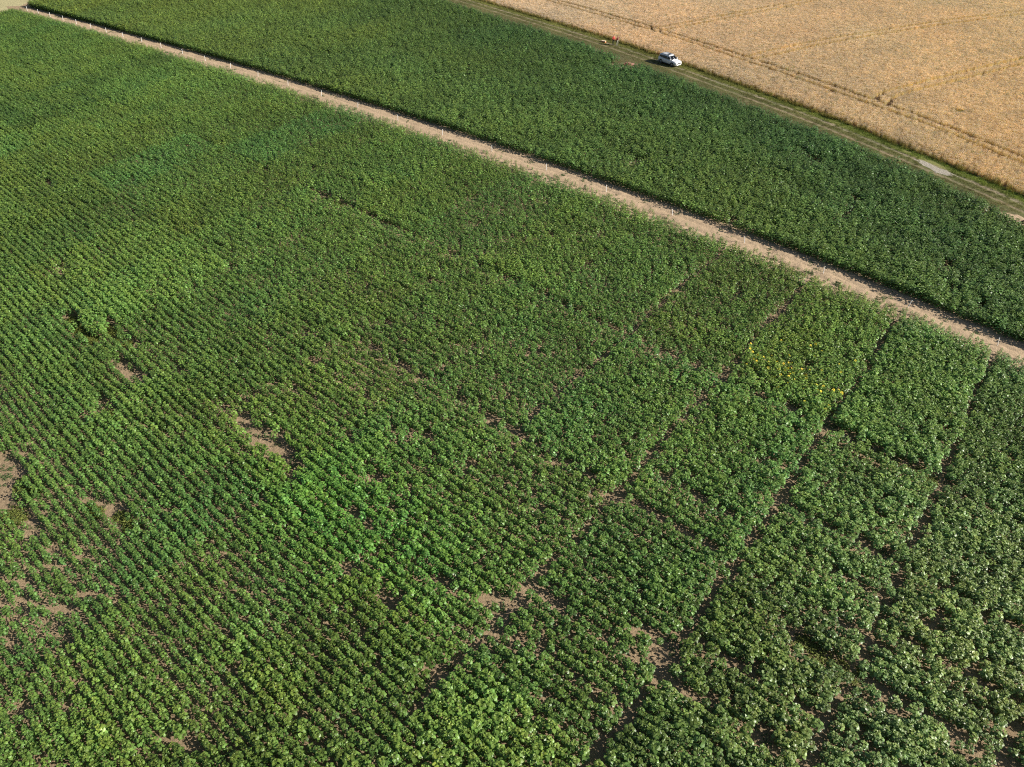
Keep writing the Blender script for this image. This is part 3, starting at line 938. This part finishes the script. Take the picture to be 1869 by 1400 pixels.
# body along +x (front), y left, lower shell: (x, half width, z bottom, z belt)
low = [(-2.42, 0.74, 0.50, 0.98), (-2.36, 0.86, 0.34, 1.06), (-2.10, 0.94, 0.28, 1.12), (-1.40, 0.965, 0.27, 1.13), (0.0, 0.97, 0.27, 1.10), (0.95, 0.965, 0.27, 1.07),
       (1.35, 0.955, 0.27, 1.06), (1.90, 0.935, 0.29, 1.00), (2.28, 0.86, 0.32, 0.90), (2.44, 0.70, 0.40, 0.78)]
secs = []
for x, hw, zb, zt in low:
    h = zt - zb
    half = [(0.0, zb), (hw * 0.82, zb), (hw * 0.97, zb + h * 0.14), (hw, zb + h * 0.45), (hw * 0.99, zb + h * 0.72), (hw * 0.94, zb + h * 0.93), (hw * 0.80, zt), (0.0, zt + 0.035)]
    ring = [(x, y, z) for y, z in half] + [(x, -y, z) for y, z in half[-2:0:-1]]
    secs.append(ring)
link("body", loft("body", secs, M_paint), car)
# cabin: (x, half width at belt, half width at roof, z roof)
cab = [(-2.30, 0.78, 0.68, 1.10), (-2.12, 0.84, 0.70, 1.62), (-1.85, 0.87, 0.71, 1.73), (-0.9, 0.885, 0.72, 1.78), (0.05, 0.885, 0.715, 1.75), (0.38, 0.88, 0.70, 1.68), (1.28, 0.84, 0.78, 1.10)]
secs = []
for x, wb, wr_, zr in cab:
    zb = 1.02
    half = [(0, zb), (wb, zb), (wb * 0.5 + wr_ * 0.5 + 0.02, (zb + zr) / 2), (wr_, zr - 0.06), (wr_ * 0.9, zr - 0.008), (0, zr + 0.02)]
    secs.append([(x, y, z) for y, z in half] + [(x, -y, z) for y, z in half[-2:0:-1]])
cabin = link("cabin", loft("cabin", secs, M_paint), car)
for sgn in (1, -1):
    for nm, pts in (("side_window", [(0.98, 0.855, 1.13), (0.02, 0.89, 1.12), (0.02, 0.785, 1.55), (0.40, 0.78, 1.52)]),
                    ("side_window", [(-0.08, 0.89, 1.12), (-1.12, 0.885, 1.13), (-1.12, 0.79, 1.56), (-0.08, 0.788, 1.56)]),
                    ("side_window", [(-1.22, 0.885, 1.14), (-2.02, 0.84, 1.22), (-1.94, 0.775, 1.50), (-1.22, 0.79, 1.55)])):
        link(nm, quad_panel(nm, [(p[0], sgn * p[1], p[2]) for p in pts], M_glass, (0, sgn, 0.22), 0.03), cabin)
link("windscreen", quad_panel("windscreen", [(1.20, 0.72, 1.155), (1.20, -0.72, 1.155), (0.46, -0.62, 1.635), (0.46, 0.62, 1.635)], M_glass, (0.54, 0, 0.84)), cabin)
link("rear_window", quad_panel("rear_window", [(-2.27, 0.64, 1.20), (-2.27, -0.64, 1.20), (-2.15, -0.58, 1.55), (-2.15, 0.58, 1.55)], M_glass, (-0.94, 0, 0.33)), cabin)
link("sunroof", quad_panel("sunroof", [(0.02, 0.42, 1.765), (0.02, -0.42, 1.765), (-0.62, -0.42, 1.79), (-0.62, 0.42, 1.79)], M_glass, (0, 0, 1)), cabin)
for sgn in (1, -1):
    link("roof_rail", quad_panel("roof_rail", [(0.2, sgn * 0.60, 1.76), (-1.75, sgn * 0.60, 1.78), (-1.75, sgn * 0.645, 1.77), (0.2, sgn * 0.645, 1.75)], M_paint, (0, 0, 1), 0.04), cabin)
    link("headlight", quad_panel("headlight", [(2.20, sgn * 0.88, 0.84), (2.36, sgn * 0.74, 0.82), (2.43, sgn * 0.48, 0.78), (2.38, sgn * 0.52, 0.72), (2.30, sgn * 0.80, 0.73)], M_lamp, (0.8, sgn * 0.5, 0.2)), car)
    link("tail_light", quad_panel("tail_light", [(-2.37, sgn * 0.56, 1.06), (-2.30, sgn * 0.84, 1.06), (-2.30, sgn * 0.86, 0.90), (-2.40, sgn * 0.56, 0.92)], M_red, (-0.95, sgn * 0.3, 0.1)), car)
    link("sill", quad_panel("sill", [(1.0, sgn * 0.93, 0.40), (-1.0, sgn * 0.93, 0.40), (-1.0, sgn * 0.93, 0.28), (1.0, sgn * 0.93, 0.28)], M_black, (0, sgn, -0.1), 0.02), car)
    mir = loft("mirror", [[(0.92 + dx, sgn * (0.90 + yy), 1.16 + zz) for dx, zz in ((-0.06 * r, -0.06 * r), (0.07 * r, -0.06 * r), (0.09 * r, 0.03 * r), (0.04 * r, 0.09 * r), (-0.06 * r, 0.08 * r))] for yy, r in ((0.0, 0.5), (0.06, 1.0), (0.18, 1.0), (0.22, 0.6))], M_paint)
    link("mirror", mir, car)
    for xd in (0.18, -0.82):
        link("door_handle", quad_panel("door_handle", [(xd, sgn * 0.965, 0.93), (xd - 0.2, sgn * 0.965, 0.93), (xd - 0.2, sgn * 0.965, 0.90), (xd, sgn * 0.965, 0.90)], M_alloy, (0, sgn, 0), 0.03), car)
link("grille", quad_panel("grille", [(2.42, 0.52, 0.80), (2.42, -0.52, 0.80), (2.455, -0.46, 0.61), (2.455, 0.46, 0.61)], M_black, (1, 0, 0.1), 0.02), car)
link("lower_grille", quad_panel("lower_grille", [(2.38, 0.62, 0.56), (2.38, -0.62, 0.56), (2.37, -0.56, 0.44), (2.37, 0.56, 0.44)], M_black, (1, 0, 0), 0.03), car)
link("bumper", loft("bumper", [[(x, y, z) for x, z in ((2.20, 0.34), (xf, 0.36), (xf + 0.02, 0.42), (2.25, 0.46))] for y, xf in ((-0.86, 2.30), (-0.5, 2.44), (0.5, 2.44), (0.86, 2.30))], M_paint), car)
link("number_plate", quad_panel("number_plate", [(2.46, 0.26, 0.60), (2.46, -0.26, 0.60), (2.46, -0.26, 0.50), (2.46, 0.26, 0.50)], M_plate, (1, 0, 0), 0.012), car)


def wheel_ring(r, y0, y1, hub):
    V, F = [], []
    K = 24
    prof = [(hub, y0 + 0.02), (r * 0.93, y0), (r, y0 + 0.03), (r, y1 - 0.03), (r * 0.93, y1), (hub, y1 - 0.02)]
    for k in range(K):
        a = 6.2832 * k / K
        for rr, y in prof:
            V.append((rr * math.cos(a), y, rr * math.sin(a)))
    n = len(prof)
    for k in range(K):
        for j in range(n):
            F.append((k * n + j, k * n + (j + 1) % n, ((k + 1) % K) * n + (j + 1) % n, ((k + 1) % K) * n + j))
    return V, F


tv, tf = wheel_ring(0.37, -0.12, 0.12, 0.235)
tyre_me = mesh_from("tyre", tv, tf, [M_tyre], smooth=False)
V, F = [], []
for k in range(5):
    a = 6.2832 * k / 5
    for da, rr in ((-0.30, 0.05), (0.30, 0.05), (0.14, 0.235), (-0.14, 0.235)):
        for y in (0.05, 0.085):
            V.append((rr * math.cos(a + da), y, rr * math.sin(a + da)))
    o8 = k * 8
    F += [(o8, o8 + 2, o8 + 4, o8 + 6), (o8 + 1, o8 + 7, o8 + 5, o8 + 3), (o8 + 0, o8 + 6, o8 + 7, o8 + 1), (o8 + 2, o8 + 3, o8 + 5, o8 + 4)]
rim_v, rim_f = wheel_ring(0.24, -0.09, 0.095, 0.205)
n = len(V)
rim_me = mesh_from("rim", V + rim_v, F + [tuple(i + n for i in f) for f in rim_f], [M_alloy])
arch_me = None
for xw in (1.45, -1.45):
    for sgn in (1, -1):
        wv = empty("wheel", (xw, sgn * 0.86, 0.37), 0.0 if sgn > 0 else math.pi)
        wv.parent = car
        link("tyre", tyre_me, wv); link("rim", rim_me, wv)
        V = []; F = []
        for k in range(13):
            a = math.pi * k / 12
            for rr in (0.34, 0.44):
                for yy in (0.90, 0.985):
                    V.append((xw + rr * math.cos(a), sgn * yy, 0.37 + rr * math.sin(a)))
        for k in range(12):
            o4 = k * 4
            F += [(o4 + 1, o4 + 3, o4 + 7, o4 + 5), (o4 + 2, o4 + 6, o4 + 7, o4 + 3), (o4, o4 + 1, o4 + 5, o4 + 4), (o4, o4 + 4, o4 + 6, o4 + 2)]
        link("wheel_arch", mesh_from("wheel_arch", V, F, [M_black]), car)


# ------------------------------------------------------------------ two people and a case on the track
def person(name, loc, rz, cols, label, scale=1.0, arms=((0.16, 0.12), (0.16, 0.12)), stride=0.08):
    skin, hair, jacket, trousers, shoe = cols
    ms = [plain(name + "_skin", skin, 0.6), plain(name + "_hair", hair, 0.8), plain(name + "_jacket", jacket, 0.8), plain(name + "_trousers", trousers, 0.85), plain(name + "_shoe", shoe, 0.7)]
    Vs, Es, Rd, Mi = [], [], [], []
    def v(p, r, parent=None, m=2):
        Vs.append(p); Rd.append(r); Mi.append(m)
        if parent is not None:
            Es.append((parent, len(Vs) - 1))
        return len(Vs) - 1
    pel = v((0, 0, 0.95), 0.145, None, 3)
    wa = v((0, 0, 1.10), 0.135, pel, 2); ch = v((0, 0.0, 1.30), 0.165, wa, 2); nb_ = v((0, 0, 1.46), 0.085, ch, 2)
    nk = v((0.005, 0, 1.54), 0.055, nb_, 0); hd = v((0.02, 0, 1.64), 0.092, nk, 0); ht = v((0.0, 0, 1.73), 0.085, hd, 1)
    v((0.115, 0, 1.635), 0.018, hd, 0)
    for sg, (fx, fy) in zip((1, -1), arms):
        sh = v((0, sg * 0.19, 1.42), 0.07, nb_, 2); el = v((-0.03 + fx * 0.3, sg * (0.24 + fy), 1.14), 0.052, sh, 2)
        wr2 = v((fx, sg * (0.25 + fy * 0.6), 0.92), 0.036, el, 2); pm = v((fx + 0.03, sg * (0.25 + fy * 0.5), 0.85), 0.034, wr2, 0)
        for kf, (ox, ln) in enumerate(((-0.03, 0.075), (-0.01, 0.088), (0.012, 0.085), (0.032, 0.068))):
            f1 = v((fx + 0.03 + ox, sg * (0.25 + fy * 0.5), 0.85 - ln * 0.6), 0.009, pm, 0)
            v((fx + 0.045 + ox, sg * (0.24 + fy * 0.5), 0.85 - ln), 0.008, f1, 0)
        v((fx + 0.085, sg * (0.235 + fy * 0.5), 0.83), 0.010, pm, 0)
        hp = v((0, sg * 0.10, 0.88), 0.10, pel, 3); kn = v((0.03 + sg * stride, sg * 0.11, 0.50), 0.066, hp, 3)
        an = v((sg * stride * 1.2 - 0.02, sg * 0.12, 0.10), 0.045, kn, 3); he = v((sg * stride * 1.2 + 0.0, sg * 0.12, 0.045), 0.042, an, 4)
        v((sg * stride * 1.2 + 0.16, sg * 0.13, 0.035), 0.034, he, 4)
    me = bpy.data.meshes.new(name)
    me.from_pydata(Vs, Es, [])
    o = bpy.data.objects.new(name, me)
    col.objects.link(o)
    sk = o.modifiers.new("skin", 'SKIN')
    for i, r in enumerate(Rd):
        me.skin_vertices[0].data[i].radius = (r, r)
    me.skin_vertices[0].data[0].use_root = True
    sub = o.modifiers.new("sub", 'SUBSURF'); sub.levels = 1; sub.render_levels = 1
    dg = bpy.context.evaluated_depsgraph_get(); dg.update()
    me2 = bpy.data.meshes.new_from_object(o.evaluated_get(dg))
    o.modifiers.clear()
    me2.materials.clear()
    for m_ in ms:
        me2.materials.append(m_)
    P = np.array(Vs)
    for p in me2.polygons:
        c = np.array(p.center)
        d = np.linalg.norm(P - c, axis=1) - np.array(Rd) * 0.8
        p.material_index = Mi[int(np.argmin(d))]
        p.use_smooth = True
    o.data = me2
    o.location = loc; o.rotation_euler = (0, 0, rz); o.scale = (scale,) * 3
    o["label"] = label; o["category"] = "person"; o["group"] = "people standing on the farm track"
    return o


person("person", (21.3, 153.8, 0.06), R(-60), ((0.5, 0.32, 0.24), (0.06, 0.04, 0.03), (0.72, 0.10, 0.09), (0.05, 0.055, 0.05), (0.04, 0.04, 0.04)),
       "standing person in a bright red jacket and dark trousers on the track", 1.06, ((0.18, 0.10), (0.12, 0.06)), 0.04)
person("person", (22.1, 153.3, 0.06), R(140), ((0.5, 0.34, 0.26), (0.10, 0.06, 0.04), (0.16, 0.035, 0.035), (0.35, 0.34, 0.27), (0.5, 0.5, 0.45)),
       "standing person in a dark maroon top and pale trousers beside the red jacket", 1.05, ((0.20, 0.04), (0.22, 0.05)), 0.05)

M_case = plain("case_shell", (0.62, 0.20, 0.08), 0.6)
M_cream = plain("case_lid", (0.72, 0.55, 0.38), 0.6)
M_buckle = plain("case_trim", (0.05, 0.04, 0.04), 0.5)


def rounded_box(name, sx, sy, sz, z0, material, bev=0.04):
    bmx = bmesh.new()
    bmesh.ops.create_cube(bmx, size=1)
    bmesh.ops.scale(bmx, vec=(sx, sy, sz), verts=bmx.verts)
    bmesh.ops.translate(bmx, vec=(0, 0, z0 + sz / 2), verts=bmx.verts)
    bmesh.ops.bevel(bmx, geom=list(bmx.edges), offset=bev, segments=3, affect='EDGES', profile=0.5)
    me = bpy.data.meshes.new(name); bmx.to_mesh(me); bmx.free(); me.materials.append(material)
    return me


cs = empty("equipment_case", (19.5, 155.6, 0.06), R(-30), label="orange case with a cream lid lying on the grass beside the people", category="case")
link("base", rounded_box("base", 0.95, 0.55, 0.22, 0.0, M_case), cs)
link("lid", rounded_box("lid", 0.93, 0.53, 0.12, 0.223, M_cream, 0.035), cs)
for dx in (-0.28, 0.28):
    ob = link("buckle", rounded_box("buckle", 0.06, 0.03, 0.10, 0.16, M_buckle, 0.008), cs); ob.location = (dx, -0.282, 0)
hd = link("handle", rounded_box("handle", 0.2, 0.035, 0.04, 0.12, M_buckle, 0.012), cs); hd.location = (0, -0.30, 0)


# reddish mounds on the bare soil
def mound(loc, rx_, ry_, h, seed, material, label):
    rg = np.random.default_rng(seed)
    V, F = [], []
    K, Rn = 22, 7
    V.append((0, 0, h))
    for r in range(1, Rn + 1):
        f = r / Rn
        for k in range(K):
            a = 6.2832 * k / K
            q = f * (1 + 0.18 * math.sin(2 * a + seed) + rg.normal(0, 0.05))
            V.append((rx_ * q * math.cos(a), ry_ * q * math.sin(a), h * max(0, math.cos(f * 1.5)) * rg.uniform(0.7, 1.2) - (0.05 if r == Rn else 0)))
    for k in range(K):
        F.append((0, 1 + k, 1 + (k + 1) % K))
    for r in range(Rn - 1):
        for k in range(K):
            a = 1 + r * K + k; b2 = 1 + r * K + (k + 1) % K
            F.append((a, a + K, b2 + K, b2))
    o = link("soil_mound", mesh_from("soil_mound", V, F, [material]), label=label, category="mound", group="reddish mounds at the crop edge")
    o.location = loc
    return o


M_darkred = soil_material("dark_red_earth", (0.09, 0.025, 0.02), (0.20, 0.07, 0.055), (0.34, 0.15, 0.12))
mound((22.6, 139.9, 0.10), 1.1, 0.75, 0.42, 3, M_darkred, "low dark red mound on bare soil below the white car")
mound((65.3, 77.2, 0.10), 0.8, 0.7, 0.38, 8, M_darkred, "low dark red mound on bare soil near the right border")

bpy.context.view_layer.update()
